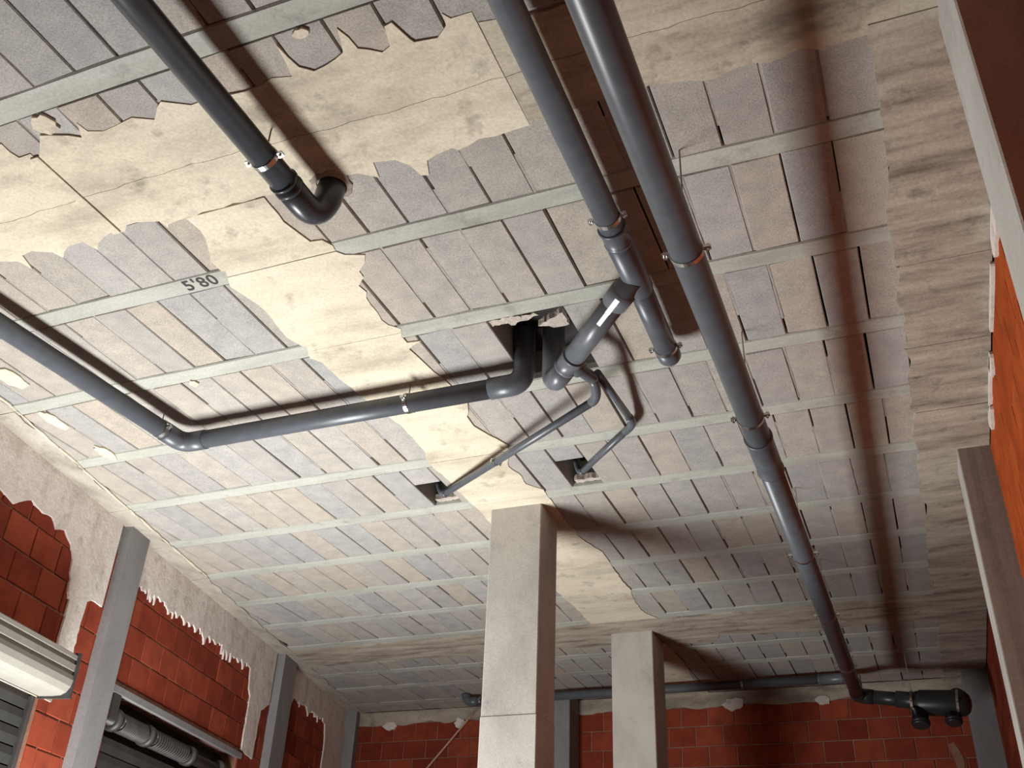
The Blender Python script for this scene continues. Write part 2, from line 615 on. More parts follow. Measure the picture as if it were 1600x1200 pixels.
TOP_UP = [(-3.53, 1.99), (-3.19, 1.95), (-3.19, 2.0), (-3.18, 2.04), (-3.1, 2.07), (-3.0, 1.97), (-2.84, 2.04), (-2.8, 1.97), (-2.79, 2.02), (-2.73, 2.04), (-2.65, 2.03), (-2.57, 2.02), (-2.49, 2.06), (-2.43, 2.01), (-2.4, 1.99), (-2.3, 2.05), (-2.16, 2.05), (-2.0, 2.06), (-1.92, 2.04), (-1.84, 2.06), (-1.815, 1.92), (-1.79, 2.03), (-1.75, 2.07), (-1.6, 2.03), (-1.565, 1.93), (-1.54, 2.03), (-1.5, 2.05), (-1.46, 2.08), (-1.42, 2.06), (-1.4, 1.98), (-1.37, 1.97), (-1.34, 2.06), (-1.33, 2.08), (-1.24, 2.09), (-1.19, 2.05), (-1.18, 2.0), (-1.16, 2.03), (-1.07, 2.08), (-1.01, 2.09), (-.99, 2.11), (-.72, 2.12), (-.49, 2.1), (-.1, 2.11), (.24, 2.10), (.60, 2.11)]
TOP_LO = [(.60, 2.60), (.36, 2.64), (.34, 2.57), (.24, 2.56), (.23, 2.63), (.21, 2.6), (.12, 2.6), (.05, 2.62), (-.03, 2.58), (-.15, 2.61), (-.19, 2.59), (-.26, 2.59), (-.3, 2.6), (-.36, 2.62), (-.5, 2.58), (-.58, 2.56), (-.72, 2.57), (-.87, 2.58), (-1.02, 2.59), (-1.16, 2.6), (-1.3, 2.6), (-1.4, 2.63), (-1.42, 2.61), (-1.5, 2.62), (-1.55, 2.64), (-1.58, 2.72), (-1.615, 2.71), (-1.63, 2.64), (-1.68, 2.59), (-1.77, 2.57), (-1.79, 2.66), (-1.86, 2.61), (-1.92, 2.6), (-2.06, 2.62), (-2.21, 2.61), (-2.33, 2.59)]
CEN_R = [(-2.33, 2.59), (-2.34, 2.77), (-2.32, 2.85), (-2.3, 2.93), (-2.24, 2.94), (-2.21, 2.99), (-2.22, 3.03), (-2.19, 3.07), (-2.1, 3.1), (-2.13, 3.15), (-2.19, 3.2), (-2.19, 3.25), (-2.25, 3.3), (-2.24, 3.36), (-2.27, 3.46), (-2.27, 3.53), (-2.28, 3.6), (-2.27, 3.65), (-2.22, 3.7), (-2.25, 3.77), (-2.25, 3.83), (-2.17, 3.84), (-2.27, 3.89), (-2.26, 3.97), (-2.25, 4.06), (-2.24, 4.15), (-2.22, 4.23), (-2.2, 4.52), (-2.27, 4.66), (-2.28, 4.78), (-2.25, 4.87), (-2.21, 4.97), (-2.18, 5.05), (-2.17, 5.07), (-2.28, 5.35), (-2.25, 5.47), (-2.26, 5.62), (-2.18, 5.74), (-2.19, 5.87), (-2.21, 6.24), (-2.2, 6.64), (-2.16, 6.82), (-2.13, 6.93), (-2.13, 7.06), (-2.15, 7.37), (-2.16, 7.57), (-2.15, 7.81), (-2.17, 7.88), (-2.2, 8.13), (-2.19, 8.39), (-2.12, 8.55)]
CEN_L = [(-2.75, 2.60), (-2.74, 2.69), (-2.75, 2.75), (-2.78, 2.81), (-2.83, 2.9), (-2.83, 2.98), (-2.81, 2.99), (-2.86, 3.1), (-2.84, 3.18), (-2.82, 3.26), (-2.81, 3.33), (-2.83, 3.46), (-2.84, 3.58), (-2.81, 3.67), (-2.79, 3.7), (-2.83, 3.8), (-2.79, 3.86), (-2.79, 3.97), (-2.78, 4.1), (-2.72, 4.53), (-2.70, 4.63), (-2.70, 4.79), (-2.71, 4.91), (-2.72, 5.01), (-2.76, 5.09), (-2.75, 5.17), (-2.76, 5.21), (-2.745, 5.37), (-2.745, 5.74), (-2.74, 5.88), (-2.76, 6.4), (-2.73, 7.0), (-2.77, 7.6), (-2.74, 8.2), (-2.75, 8.55)]
TOP_LO2 = [(-2.33, 2.59), (-2.75, 2.60), (-2.8, 2.6), (-2.85, 2.61), (-2.87, 2.63), (-2.88, 2.58), (-2.98, 2.55), (-3.04, 2.55), (-3.08, 2.58), (-3.16, 2.57), (-3.26, 2.61), (-3.30, 2.65), (-3.32, 2.58), (-3.41, 2.58), (-3.50, 2.64), (-3.52, 2.59), (-3.61, 2.55), (-3.68, 2.56), (-3.71, 2.66), (-3.73, 2.59), (-3.85, 2.55), (-4.1, 2.58), (-4.4, 2.55), (-4.82, 2.57)]
ZP0, ZP1 = H-.0045, H+.014
# top band in two strips (a board seam runs along it) and three lengths (a board mark crosses it near x=-3.1)
def seam(x): return 2.335+.01*math.sin(x*3)+.004*math.sin(x*23)+.003*math.sin(x*51)
def between(line, x0, x1):
    """points of a polyline with x between x0 and x1 (line runs either way)"""
    L = sorted(line) if False else line
    return [p for p in L if x0-1e-6 < p[0] < x1+1e-6]
UPL = [(-4.72, 2.0), (-4.3, 2.03), (-3.9, 1.99)]+TOP_UP
LOL = TOP_LO+TOP_LO2[1:]
cutsx = [-4.75, -3.115, -1.08, .60]
gap = .0018
for a, b in zip(cutsx[:-1], cutsx[1:]):
    a2, b2 = a+gap, b-gap
    upl = [p for p in UPL if a2 < p[0] < b2]
    lol = [p for p in LOL if a2 < p[0] < b2]
    n = 40
    sm = [(a2+(b2-a2)*i/n) for i in range(n+1)]
    lo_edge = [(x, seam(x)-gap) for x in reversed(sm)]
    poly = ragged([(a2, upl[0][1])]+upl+[(b2, upl[-1][1])])+lo_edge
    patch('plaster_band', poly, ZP0, ZP1, MP if a < -1.5 else MPD, ceil)
    up_edge = [(x, seam(x)+gap) for x in sm]
    poly = up_edge+ragged([(b2, lol[0][1])]+lol+[(a2, lol[-1][1])])
    patch('plaster_band', poly, ZP0+.0015, ZP1, MP if a < -1.5 else MPD, ceil)
# raised board mark across the band
v, f = box_vf(-3.135, -3.095, 2.06, 2.575, H-.012, H+.01)
obj('board_mark', v, f, MP, ceil)
# centre band, one panel per bay
ys = [2.60, 3.03, 3.735, 4.455, 5.15, 5.84, 6.53, 7.2, 7.86, 8.56]
def at_y(line, y):
    for p, q in zip(line[:-1], line[1:]):
        if (p[1]-y)*(q[1]-y) <= 0 and p[1] != q[1]:
            return p[0]+(q[0]-p[0])*(y-p[1])/(q[1]-p[1])
    return line[0][0] if y < line[0][1] else line[-1][0]
for a, b in zip(ys[:-1], ys[1:]):
    a2, b2 = a+.002, b-.002
    R = [(at_y(CEN_R, a2), a2)]+[p for p in CEN_R if a2 < p[1] < b2]+[(at_y(CEN_R, b2), b2)]
    L = [(at_y(CEN_L, a2), a2)]+[p for p in CEN_L if a2 < p[1] < b2]+[(at_y(CEN_L, b2), b2)]
    patch('plaster_band', ragged(R)+ragged(L)[::-1], ZP0+random.uniform(-.001, .002), ZP1, MP, ceil)
# second transverse band, by the farther column
T2U = [(-6.2, 8.60), (-5.0, 8.62), (-4.0, 8.59), (-2.76, 8.60), (-2.1, 8.585), (-1.9, 8.6), (-1.0, 8.6), (-.2, 8.6), (.22, 8.6)]
T2L = [(.22, 9.22), (-.4, 9.24), (-.91, 9.30), (-1.1, 9.25), (-1.31, 9.28), (-1.51, 9.22), (-1.69, 9.18), (-1.78, 9.40), (-1.95, 9.38), (-2.2, 9.3), (-2.8, 9.3), (-3.4, 9.17), (-4.2, 9.22), (-5.2, 9.16), (-6.35, 9.2)]
patch('plaster_band', ragged(T2U, .12, .012)+ragged(T2L, .09, .014), ZP0+.001, ZP1, MR, ceil)
patch('plaster_band', ragged([(-2.72, 9.32), (-2.25, 9.32), (-2.22, 10.0), (-2.26, 10.6), (-2.22, 11.18)], .1, .01)+ragged([(-2.75, 11.18), (-2.72, 10.4), (-2.74, 9.34)], .1, .01), ZP0+.001, ZP1, MP, ceil)
# blobs of plaster on the blocks
def blob(cx, cy, rx, ry, seed, mat=None):
    rnd = random.Random(seed)
    n = 16
    poly = [(cx+rx*math.cos(2*math.pi*i/n)*rnd.uniform(.8, 1.15), cy+ry*math.sin(2*math.pi*i/n)*rnd.uniform(.8, 1.15)) for i in range(n)]
    patch('plaster_blob', poly, H-.009, H+.012, mat or MP, ceil, .012)
for i, q in enumerate([(-2.93, 1.93, .055, .05), (-1.70, 1.90, .035, .02), (-4.62, 3.42, .07, .13), (-4.75, 3.9, .05, .12), (-3.62, 3.81, .03, .03), (-4.74, 4.36, .05, .10)]):
    blob(*q, 40+i)
# rim along the right wall, one panel per bay, and along the left wall
ybr = [-2.9, .41, 1.82, 2.56, 3.30, 4.00, 4.72, 5.42, 6.30, 7.4, 8.6, 9.9, YB]
for i, (a, b) in enumerate(zip(ybr[:-1], ybr[1:])):
    if a == 1.82:
        b = 2.10
    rnd = random.Random(70+i)
    left = [(.212+rnd.uniform(-.02, .015), a+(b-a)*k/5) for k in range(6)]
    poly = [(.615, a+.002), (.615, b-.002)]+ragged(left, .06, .012, rnd)[::-1]
    patch('rim_concrete', poly, H-.005+rnd.uniform(-.004, .003), ZP1, MR, ceil)
for i, (a, b) in enumerate(zip([-2.9, .41, 1.82, 2.60, 3.03, 3.735, 4.455, 5.15, 5.84, 6.53, 7.2, 7.86, 8.53, 9.54, 10.4], [.41, 1.82, 2.60, 3.03, 3.735, 4.455, 5.15, 5.84, 6.53, 7.2, 7.86, 8.53, 9.54, 10.4, YB])):
    rnd = random.Random(170+i)
    right = [(wall_x(a+(b-a)*k/6)+.185+rnd.uniform(-.015, .025), a+(b-a)*k/6) for k in range(7)]
    poly = ragged(right, .06, .01, rnd)+[(wall_x(b)+.004, b-.002), (wall_x(a)+.004, a+.002)]
    patch('rim_concrete', poly, H-.006+rnd.uniform(-.003, .003), ZP1, MRL, ceil)
    # ridge of spilled plaster where the blocks meet the rim
    if 3.0 < a < 6.0:
        path = [(wall_x(a+(b-a)*k/8)+.20+rnd.uniform(-.008, .008), a+(b-a)*k/8, H-.004) for k in range(9)]
        v, f = tube_vf(path, [.002+.005*math.sin(math.pi*k/8)+rnd.uniform(0, .006) for k in range(9)], 8)
        smooth_sides(obj('plaster_ridge', v, f, MP, ceil))

# broken edges left inside the three holes
def shard(name, pts, z0, z1, seed):
    rnd = random.Random(seed)
    poly = ragged(pts+[pts[0]], .02, .008, rnd)[:-1]
    patch(name, poly, z0, z1, RAW, ceil, .004)
shard('broken_block_edge', [(-1.765, 3.80), (-1.60, 3.80), (-1.60, 3.845), (-1.765, 3.85)], H+.004, H+.03, 1)
shard('broken_block_edge', [(-1.72, 3.90), (-1.55, 3.875), (-1.53, 3.905), (-1.70, 3.945)], H+.06, H+.10, 2)
shard('broken_block_edge', [(-1.54, 3.93), (-1.385, 3.855), (-1.385, 3.965), (-1.47, 3.965)], H+.012, H+.05, 3)
shard('broken_block_edge', [(-1.955, 5.735), (-1.78, 5.735), (-1.78, 5.775), (-1.955, 5.78)], H+.03, H+.07, 4)
shard('broken_block_edge', [(-2.995, 5.728), (-2.81, 5.728), (-2.81, 5.772), (-2.995, 5.775)], H+.03, H+.07, 5)
shard('broken_block_edge', [(-3.0, 5.43), (-2.88, 5.43), (-2.89, 5.455), (-3.0, 5.46)], H+.04, H+.08, 6)
# chipped collar round the elbow at the upper left
def collar(cx, cy, r, seed):
    rnd = random.Random(seed)
    n = 20
    V, Fc = [], []
    for i in range(n):
        an = 2*math.pi*i/n
        q = rnd.uniform(.9, 1.25)
        for rr, z in ((r, H-.012), (r*1.25*q, H-.004), (r*1.3*q, H+.012), (r, H+.012)):
            V.append((cx+rr*math.cos(an), cy+rr*math.sin(an), z))
    for i in range(n):
        j = (i+1) % n
        for k in range(4):
            k2 = (k+1) % 4
            Fc.append((i*4+k, i*4+k2, j*4+k2, j*4+k))
    obj('mortar_collar', V, Fc, MR, ceil)
collar(-2.005, 2.635, .066, 3)

# ---------------------------------------------------------------- bricks
def brick_mesh(k, island=False):
    rnd = random.Random(300+k)
    hx, hz, d, c = .5, .5, .03, .004
    def j(a): return rnd.uniform(-a, a)
    cs = [(-hx+j(.008), -hz+j(.012)), (hx+j(.008), -hz+j(.012)), (hx+j(.008), hz+j(.012)), (-hx+j(.008), hz+j(.012))]
    yy = [j(.0025) for _ in range(4)]
    V = [(x*.985, -.004+y, z*.975) for (x, z), y in zip(cs, yy)]+[(x, 0.002, z) for x, z in cs]+[(x, d, z) for x, z in cs]
    Fc = [(0, 1, 2, 3)]+[(i, i+4, (i+1) % 4+4, (i+1) % 4) for i in range(4)]+[(i+4, i+8, (i+1) % 4+8, (i+1) % 4+4) for i in range(4)]+[(8, 11, 10, 9)]
    return V, Fc
KVF = [brick_mesh(k) for k in range(8)]
def brick_mes(mat):
    out = []
    for v, f in KVF:
        me = bpy.data.meshes.new('brick')
        me.from_pydata(v, [], f); me.materials.append(mat)
        bm = bmesh.new(); bm.from_mesh(me); bmesh.ops.recalc_face_normals(bm, faces=bm.faces[:]); bm.to_mesh(me); bm.free()
        out.append(me)
    return out
KME = brick_mes(MK)
KMEO = brick_mes(MKO)
KL, KH = .30, .212                             # brick pitch along the wall and up it

def brick_field(parent, o, u, n, rects, meshes, seed, single=None, joint=.012):
    """courses of bricks on the plane through o (2-D) along u with normal n; rects = (s0, s1, z0, z1)
    single(x,y,z) says which bricks become objects of their own; the rest are joined"""
    rnd = random.Random(seed)
    rot = math.atan2(-n[0], n[1])+math.pi      # brick front (-y) turned to n
    rest = []; count = 0
    for s0, s1, z0, z1 in rects:
        row = 0
        z = z1
        while z-.05 > z0:
            zb = max(z-KH, z0)
            s = s0-(KL/2 if row % 2 else 0)-rnd.uniform(0, .04)
            while s < s1:
                a, b = max(s, s0), min(s+KL, s1)
                s += KL
                if b-a < .04:
                    continue
                sm, zm = (a+b)/2, (z+zb)/2
                x, y = o[0]+u[0]*sm, o[1]+u[1]*sm
                sx, sz = (b-a)-joint, (z-zb)-joint
                k = rnd.randrange(8)
                if single is None or single(x, y, zm):
                    q = shared('brick', meshes[k], (x, y, zm), parent, rot, (sx, 1, sz))
                    count += 1
                else:
                    c_, s_ = math.cos(rot), math.sin(rot)
                    rest.append(([(x+(p[0]*sx)*c_-p[1]*s_, y+(p[0]*sx)*s_+p[1]*c_, zm+p[2]*sz) for p in KVF[k][0]], KVF[k][1]))
            z -= KH
            row += 1
    if rest:
        v, f = join(rest)
        obj('far_bricks', v, f, MKI, parent, kind='stuff')
    return count

# ---------------------------------------------------------------- right wall
wr = structure('wall_right', (XR, 4, FL), 'orange brick wall along the right edge behind two concrete columns')
box('wall_core', XR+.010, XR+.25, YF, YB+.2, FL, H+.2, MMO, wr)
brick_field(wr, (XR+.004, 0), (0, 1), (-1, 0), [(2.60, 5.98, -.4, H-.012)], KMEO, 11, joint=.004)
brick_field(wr, (XR+.004, 0), (0, 1), (-1, 0), [(6.28, 11.0, FL, H-.012), (YF, 2.6, FL, H-.012), (2.6, 5.98, FL, -.4)], KMEO, 12, single=lambda x, y, z: False)
def to_right(p, q, r): return (XR+r, p, q)
for i, (y, z, ry, rz) in enumerate([(3.78, 2.88, .16, .07), (4.95, 2.90, .10, .05), (5.52, 2.89, .12, .06), (4.4, 2.915, .3, .025), (5.2, 2.915, .3, .02), (3.1, 2.90, .3, .03)]):
    rnd = random.Random(500+i)
    n = 16
    poly = [(y+ry*math.cos(2*math.pi*k/n)*rnd.uniform(.75, 1.2), min(H-.004, z+rz*math.sin(2*math.pi*k/n)*rnd.uniform(.7, 1.25))) for k in range(n)]
    patch('plaster_splash', poly, -.016, .006, MS, wr, .012, to_right)

# ---------------------------------------------------------------- back wall
wb = structure('wall_back', (-3, YB, FL), 'dark red brick wall at the far end under a grey plaster strip')
box('wall_core', -7.6, XR+.2, YB+.010, YB+.25, FL, H+.2, MM, wb)
nb = brick_field(wb, (0, YB+.004), (1, 0), (0, -1), [(-6.75, .40, FL, 2.785)], KME, 21, single=lambda x, y, z: z > 1.35)
def to_back(p, q, r): return (p, YB+r, q)
rnd = random.Random(9)
low = [(-6.75+7.3*i/40, 2.785+rnd.uniform(-.03, .02)) for i in range(41)]
patch('plaster_strip', ragged(low, .06, .008)+[(.55, H-.004), (-6.75, H-.004)], -.016, .008, MR, wb, .006, to_back)
for i, (x, z, rx, rz) in enumerate([(-6.2, 2.76, .10, .06), (-5.25, 2.75, .07, .06), (-2.95, 2.77, .10, .06), (-1.95, 2.79, .13, .07), (-1.0, 2.78, .08, .05)]):
    n = 14
    poly = [(x+rx*math.cos(2*math.pi*k/n)*rnd.uniform(.7, 1.2), z+rz*math.sin(2*math.pi*k/n)*rnd.uniform(.7, 1.2)) for k in range(n)]
    patch('plaster_splash', poly, -.026, .006, MS, wb, .014, to_back)
# a run of mortar below the trap
patch('plaster_splash', [(.13, 2.28), (.20, 2.30), (.26, 2.15), (.25, 2.0), (.285, 1.8), (.24, 1.75), (.20, 2.0), (.17, 2.15)], -.006, .006, MM, wb, .006, to_back)

# ---------------------------------------------------------------- left wall
LU = Vector((-.228, 1, 0)).normalized()        # along the wall, away from the camera
LN = Vector((LU.y, -LU.x, 0))                  # into the room
LO = Vector((wall_x(0), 0, 0))
KY = LU.y
def lw(y, d=0.0, z=0.0):
    """point on the left wall at depth y, d out of the wall"""
    p = LO+LU*(y/KY)+LN*d
    return (p.x, p.y, z)
def lbox_vf(y0, y1, d0, d1, z0, z1):
    q = [lw(y0, d1), lw(y1, d1), lw(y1, d0), lw(y0, d0)]
    v = [(p[0], p[1], z0) for p in q]+[(p[0], p[1], z1) for p in q]
    return v, [(0, 3, 2, 1), (4, 5, 6, 7), (0, 1, 5, 4), (1, 2, 6, 5), (2, 3, 7, 6), (3, 0, 4, 7)]
def lbox(name, y0, y1, d0, d1, z0, z1, mat, parent, kind=None):
    v, f = lbox_vf(y0, y1, d0, d1, z0, z1)
    return obj(name, v, f, mat, parent, kind=kind)
wl = structure('wall_left', (wall_x(4), 4, FL), 'red brick wall on the left with splashed plaster along the ceiling')
O1 = (2.30, 4.96, 1.56)                        # first shutter opening: y0, y1, head
O2 = (5.80, 8.10, 1.80)                        # second opening
for y0, y1, z0, z1 in [(YF, O1[0], FL, H+.2), (O1[0], O1[1], O1[2], H+.2), (O1[1], O2[0], FL, H+.2), (O2[0], O2[1], O2[2], H+.2), (O2[1], YB+.3, FL, H+.2)]:
    lbox('wall_core', y0, y1, -.25, -.010, z0, z1, MM, wl)
def sK(y): return y/KY
lx = [(sK(2.3), sK(4.96), O1[2], 2.72), (sK(4.96), sK(5.80), FL, 2.72), (sK(5.80), sK(8.10), O2[2]+.035, 2.72), (sK(8.10), sK(11.15), .9, 2.72)]
nl = brick_field(wl, tuple((LO-LN*.004)[:2]), tuple(LU[:2]), tuple(LN[:2]), lx, KME, 31,
                 single=lambda x, y, z: in_frame(x, y, z, 140))
brick_field(wl, tuple((LO-LN*.004)[:2]), tuple(LU[:2]), tuple(LN[:2]), [(sK(YF), sK(2.3), FL, 2.72), (sK(8.10), sK(11.15), FL, .9)], KME, 32, single=lambda x, y, z: False)
def to_left(p, q, r): return lw(p, -r, q)
def comb(y0, y1, zc, amp, seed, n=None):
    """spattered lower edge of the plaster"""
    rnd = random.Random(seed)
    n = n or max(6, int((y1-y0)/.07))
    out = []
    cuts = [0]
    for i in range(n):
        cuts.append(cuts[-1]+rnd.choice((.35, .6, 1, 1.7, 2.2)))
    for i in range(n+1):
        y = y0+(y1-y0)*cuts[i]/cuts[-1]
        z = zc+rnd.uniform(-amp*.5, amp*.6)
        out.append((y, z))
        if i < n:
            w = (y1-y0)*(cuts[i+1]-cuts[i])/cuts[-1]
            d = amp*rnd.choice((.15, .3, .6, 1.0, 1.7))
            out += [(y+w*.35, z-d*.5), (y+w*.47, z-d), (y+w*.56, z-d*.9), (y+w*.68, z-d*.25)]
    return out
P1 = comb(-2.9, 3.9, 2.58, .04, 1, 60)+[(4.0, 2.56), (4.15, 2.53), (4.31, 2.63), (4.45, 2.60), (4.55, 2.62), (4.62, 2.56), (4.72, 2.60), (4.82, 2.54), (4.88, 2.46), (4.93, 2.24), (4.965, 2.20), (4.975, 1.90), (5.0, 1.84), (5.165, 1.84), (5.165, 2.25), (5.22, 2.28), (5.36, 2.28)]
patch('plaster_band', ragged(P1, .04, .008)+[(5.36, H-.004), (-2.9, H-.004)], -.014, .008, MS, wl, .008, to_left)
P2 = [(5.72, 2.56)]+comb(5.80, 7.95, 2.60, .05, 2)+[(8.02, 2.60), (8.06, 2.42), (8.12, 2.36), (8.13, 1.86), (8.40, 1.83), (8.42, 2.3), (8.60, 2.4)]
patch('plaster_band', ragged(P2, .05, .008)+[(8.60, H-.004), (5.72, H-.004)], -.014, .008, MS, wl, .008, to_left)
P3 = [(9.02, 2.58)]+comb(9.1, 10.2, 2.63, .04, 3)+[(10.28, 2.6), (10.34, 2.4), (10.33, 1.7), (10.36, FL), (11.15, FL)]
patch('plaster_band', ragged(P3, .06, .008)+[(11.15, H-.004), (9.02, H-.004)], -.014, .008, MS, wl, .008, to_left)
lbox('lintel', O2[0]-.05, O2[1]+.05, -.02, .018, O2[2]-.015, O2[2]+.035, MCG, wl)
lbox('lintel', O1[0], O1[1]+.12, -.02, .012, O1[2]-.03, O1[2]+.03, MR, wl)
lbox('door_head', O2[0], O2[1], -.25, -.16, O2[2]-.3, O2[2], MD, wl)  # near-black: the shade of the opening is in its colour

# ---------------------------------------------------------------- wall behind the camera
wf = structure('wall_front', (-2, YF, FL))
box('wall_core', -4.6, XR+.2, YF-.25, YF, FL, H+.2, MK, wf)

# ================================================================ COLUMNS
def column(name, x0, x1, y0, y1, label, mat, seam_z=None, z1=H+.01, side=None, group=None):
    t = thing(name, label, 'column', ((x0+x1)/2, (y0+y1)/2, FL), group)
    if seam_z is None:
        v, f = bezel_box_vf(x0, x1, y0, y1, FL, z1, .006)
        o = obj('shaft', v, f, mat, t)
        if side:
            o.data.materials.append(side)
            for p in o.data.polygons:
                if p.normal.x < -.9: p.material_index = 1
    else:
        v, f = bezel_box_vf(x0, x1, y0, y1, FL, seam_z-.003, .005)
        obj('lower_pour', v, f, mat, t)
        v, f = bezel_box_vf(x0+.003, x1-.003, y0+.003, y1-.003, seam_z+.001, z1, .006)
        obj('upper_pour', v, f, mat, t)
    return t
column('concrete_column', -2.655, -2.268, 5.945, 6.285, 'nearest free-standing square concrete column in the middle, crossed by a thin pour line', MC, 1.494)
column('concrete_column', -2.66, -2.262, 8.90, 9.32, 'second free-standing concrete column, smaller in view and right of the nearest one', MC)
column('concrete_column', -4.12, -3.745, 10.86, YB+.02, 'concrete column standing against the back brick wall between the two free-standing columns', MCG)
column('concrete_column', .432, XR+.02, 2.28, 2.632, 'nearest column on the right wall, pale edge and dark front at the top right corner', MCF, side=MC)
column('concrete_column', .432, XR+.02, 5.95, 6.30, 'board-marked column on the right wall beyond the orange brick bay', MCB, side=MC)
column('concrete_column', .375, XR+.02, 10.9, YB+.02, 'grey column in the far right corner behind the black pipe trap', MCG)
def left_column(y0, y1, d, label, mat):
    m = (y0+y1)/2
    t = thing('concrete_column', label, 'column', lw(m, d/2, FL))
    v, f = lbox_vf(y0, y1, -.02, d, FL, H+.01)
    obj('shaft', v, f, mat, t)
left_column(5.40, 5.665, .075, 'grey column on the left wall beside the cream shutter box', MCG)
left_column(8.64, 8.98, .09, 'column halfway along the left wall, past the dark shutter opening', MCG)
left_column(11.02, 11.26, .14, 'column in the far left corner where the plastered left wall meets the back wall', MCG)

# ================================================================ SHUTTERS
sh = thing('roller_shutter', 'closed grey roller shutter with a ribbed cream box, lower left', 'shutter', lw(3.6, .1, FL))
# box profile: (out of the wall, z)
prof = [(.0, 1.80), (.20, 1.80), (.215, 1.790), (.215, 1.765), (.206, 1.760), (.206, 1.735), (.219, 1.730), (.219, 1.690), (.210, 1.684), (.210, 1.665), (.222, 1.660), (.228, 1.63), (.222, 1.59), (.20, 1.555), (.165, 1.535), (.10, 1.53), (.0, 1.53)]
V, Fc = [], []
for y in (2.2, 4.93):
    V += [lw(y, d, z) for d, z in prof]
n = len(prof)
for k in range(n):
    Fc.append((k, (k+1) % n, (k+1) % n+n, k+n))
Fc.append(tuple(range(n))); Fc.append(tuple(range(n, 2*n)))
obj('shutter_box', V, Fc, BOX, sh)
v, f = lbox_vf(4.93, 4.945, 0, .235, 1.515, 1.81)
obj('end_plate', v, f, SLATD, sh)
z = 1.56
while z > FL+.02:
    z0 = max(z-.115, FL+.005)
    pr = [(-.075, z0), (-.058, z0+.004), (-.050, (z0+z)/2), (-.058, z-.008), (-.064, z-.006), (-.075, z-.002)]
    V = [lw(2.35, d, q) for d, q in pr]+[lw(4.92, d, q) for d, q in pr]
    m = len(pr)
    Fc = [(k, (k+1) % m, (k+1) % m+m, k+m) for k in range(m)]+[tuple(range(m)), tuple(range(m, 2*m))]
    obj('slat', V, Fc, SLAT, sh)
    z -= .115
lbox('guide_rail', 4.92, 4.962, -.09, -.03, FL, 1.53, SLATD, sh)
lbox('guide_rail', 2.30, 2.345, -.09, -.03, FL, 1.53, SLATD, sh)

s2 = thing('roller_shutter', 'dark roller shutter with bare spring barrel under a brick panel, right of the grey column', 'shutter', lw(6.9, -.05, FL))
def axis(y, d=-.07, z=1.63): return lw(y, d, z)
tube('barrel', [axis(O2[0]+.03), axis(O2[1]-.03)], .05, SLATD, s2)
for y in (5.98, 6.50, 7.25, 7.85):
    tube('drum', [axis(y-.03), axis(y-.028), axis(y+.028), axis(y+.03)], [.06, .085, .085, .06], SLATD, s2)
for ya, yb in ((6.06, 6.44), (6.58, 7.18)):
    n = 15
    pts = []
    for i in range(n*14+1):
        an = 2*math.pi*i/14
        y = ya+(yb-ya)*i/(n*14)
        c = Vector(axis(y))
        pts.append(tuple(c+LN*math.cos(an)*.066+Vector((0, 0, 1))*math.sin(an)*.066))
    tube('coil_spring', pts, .010, SLATD, s2, 8)
z = 1.52
while z > FL+.02:
    z0 = max(z-.115, FL+.005)
    pr = [(-.125, z0), (-.105, z0+.004), (-.098, (z0+z)/2), (-.105, z-.008), (-.114, z-.006), (-.125, z-.002)]
    V = [lw(O2[0]+.04, d, q) for d, q in pr]+[lw(O2[1]-.04, d, q) for d, q in pr]
    m = len(pr)
    Fc = [(k, (k+1) % m, (k+1) % m+m, k+m) for k in range(m)]+[tuple(range(m)), tuple(range(m, 2*m))]
    obj('slat', V, Fc, SLATD, s2)
    z -= .115
lbox('guide_rail', O2[0]+.002, O2[0]+.05, -.15, -.08, FL, 1.50, SLATD, s2)
lbox('guide_rail', O2[1]-.05, O2[1]-.002, -.15, -.08, FL, 1.50, SLATD, s2)
lbox('bracket', O2[0]+.002, O2[0]+.10, -.12, .01, 1.60, 1.78, SLATD, s2)

# ================================================================ PIPES
R1 = .0555
# --- upper left pipe, turning up into the ceiling
X1, Z1 = -2.073, 2.775
t = thing('drain_pipe', 'grey drain pipe at upper left, coloured darker for its shaded underside, whose elbow turns up into the ceiling', 'pipe', (X1, 1.5, Z1))
tube('pipe_section', [(X1, -.6, Z1), (X1, 2.44, Z1)], R1, PVM, t)
pth = [(X1, 2.42, Z1)]+arc((X1, 2.55, Z1), (X1+.005, 2.65, Z1-.005), (X1+.05, 2.645, Z1+.085), 8)+[(X1+.095, 2.63, H+.10)]
tube('elbow', pth, R1+.005, PVM, t)
socket('coupling', (X1, 2.40, Z1), (X1, 2.455, Z1), R1+.004, PVM, t)
clamp((X1, 2.27, Z1), (0, 1, 0), R1, t)
clamp((X1, .9, Z1), (0, 1, 0), R1, t)

# --- second pipe with the slanting branch
X2, Z2 = -.915, 2.817
t = thing('drain_pipe', 'grey drain pipe left of the thickest one, capped just past its slanting branch', 'pipe', (X2, 2, Z2))
tube('pipe_section', [(X2, -.6, Z2), (X2, 3.22, Z2)], R1, PVC, t)
socket('coupling', (X2, 3.16, Z2), (X2, 3.27, Z2), R1+.005, PVC, t)
tube('wye', [(X2, 3.25, Z2), (X2, 3.252, Z2), (X2, 3.62, Z2), (X2, 3.64, Z2)], [R1, R1+.006, R1+.006, R1], PVC, t)
tube('pipe_section', [(X2, 3.6, Z2), (X2-.012, 4.18, Z2)], R1, PVC, t)
tube('end_cap', [(X2-.012, 4.15, Z2), (X2-.012, 4.152, Z2), (X2-.012, 4.225, Z2), (X2-.012, 4.25, Z2), (X2-.012, 4.262, Z2)], [R1, R1+.005, R1+.005, R1-.008, .02], PVC, t)
clamp((X2, 3.10, Z2), (0, 1, 0), R1, t)
clamp((X2-.012, 4.14, Z2), (0, 1, 0), R1, t)
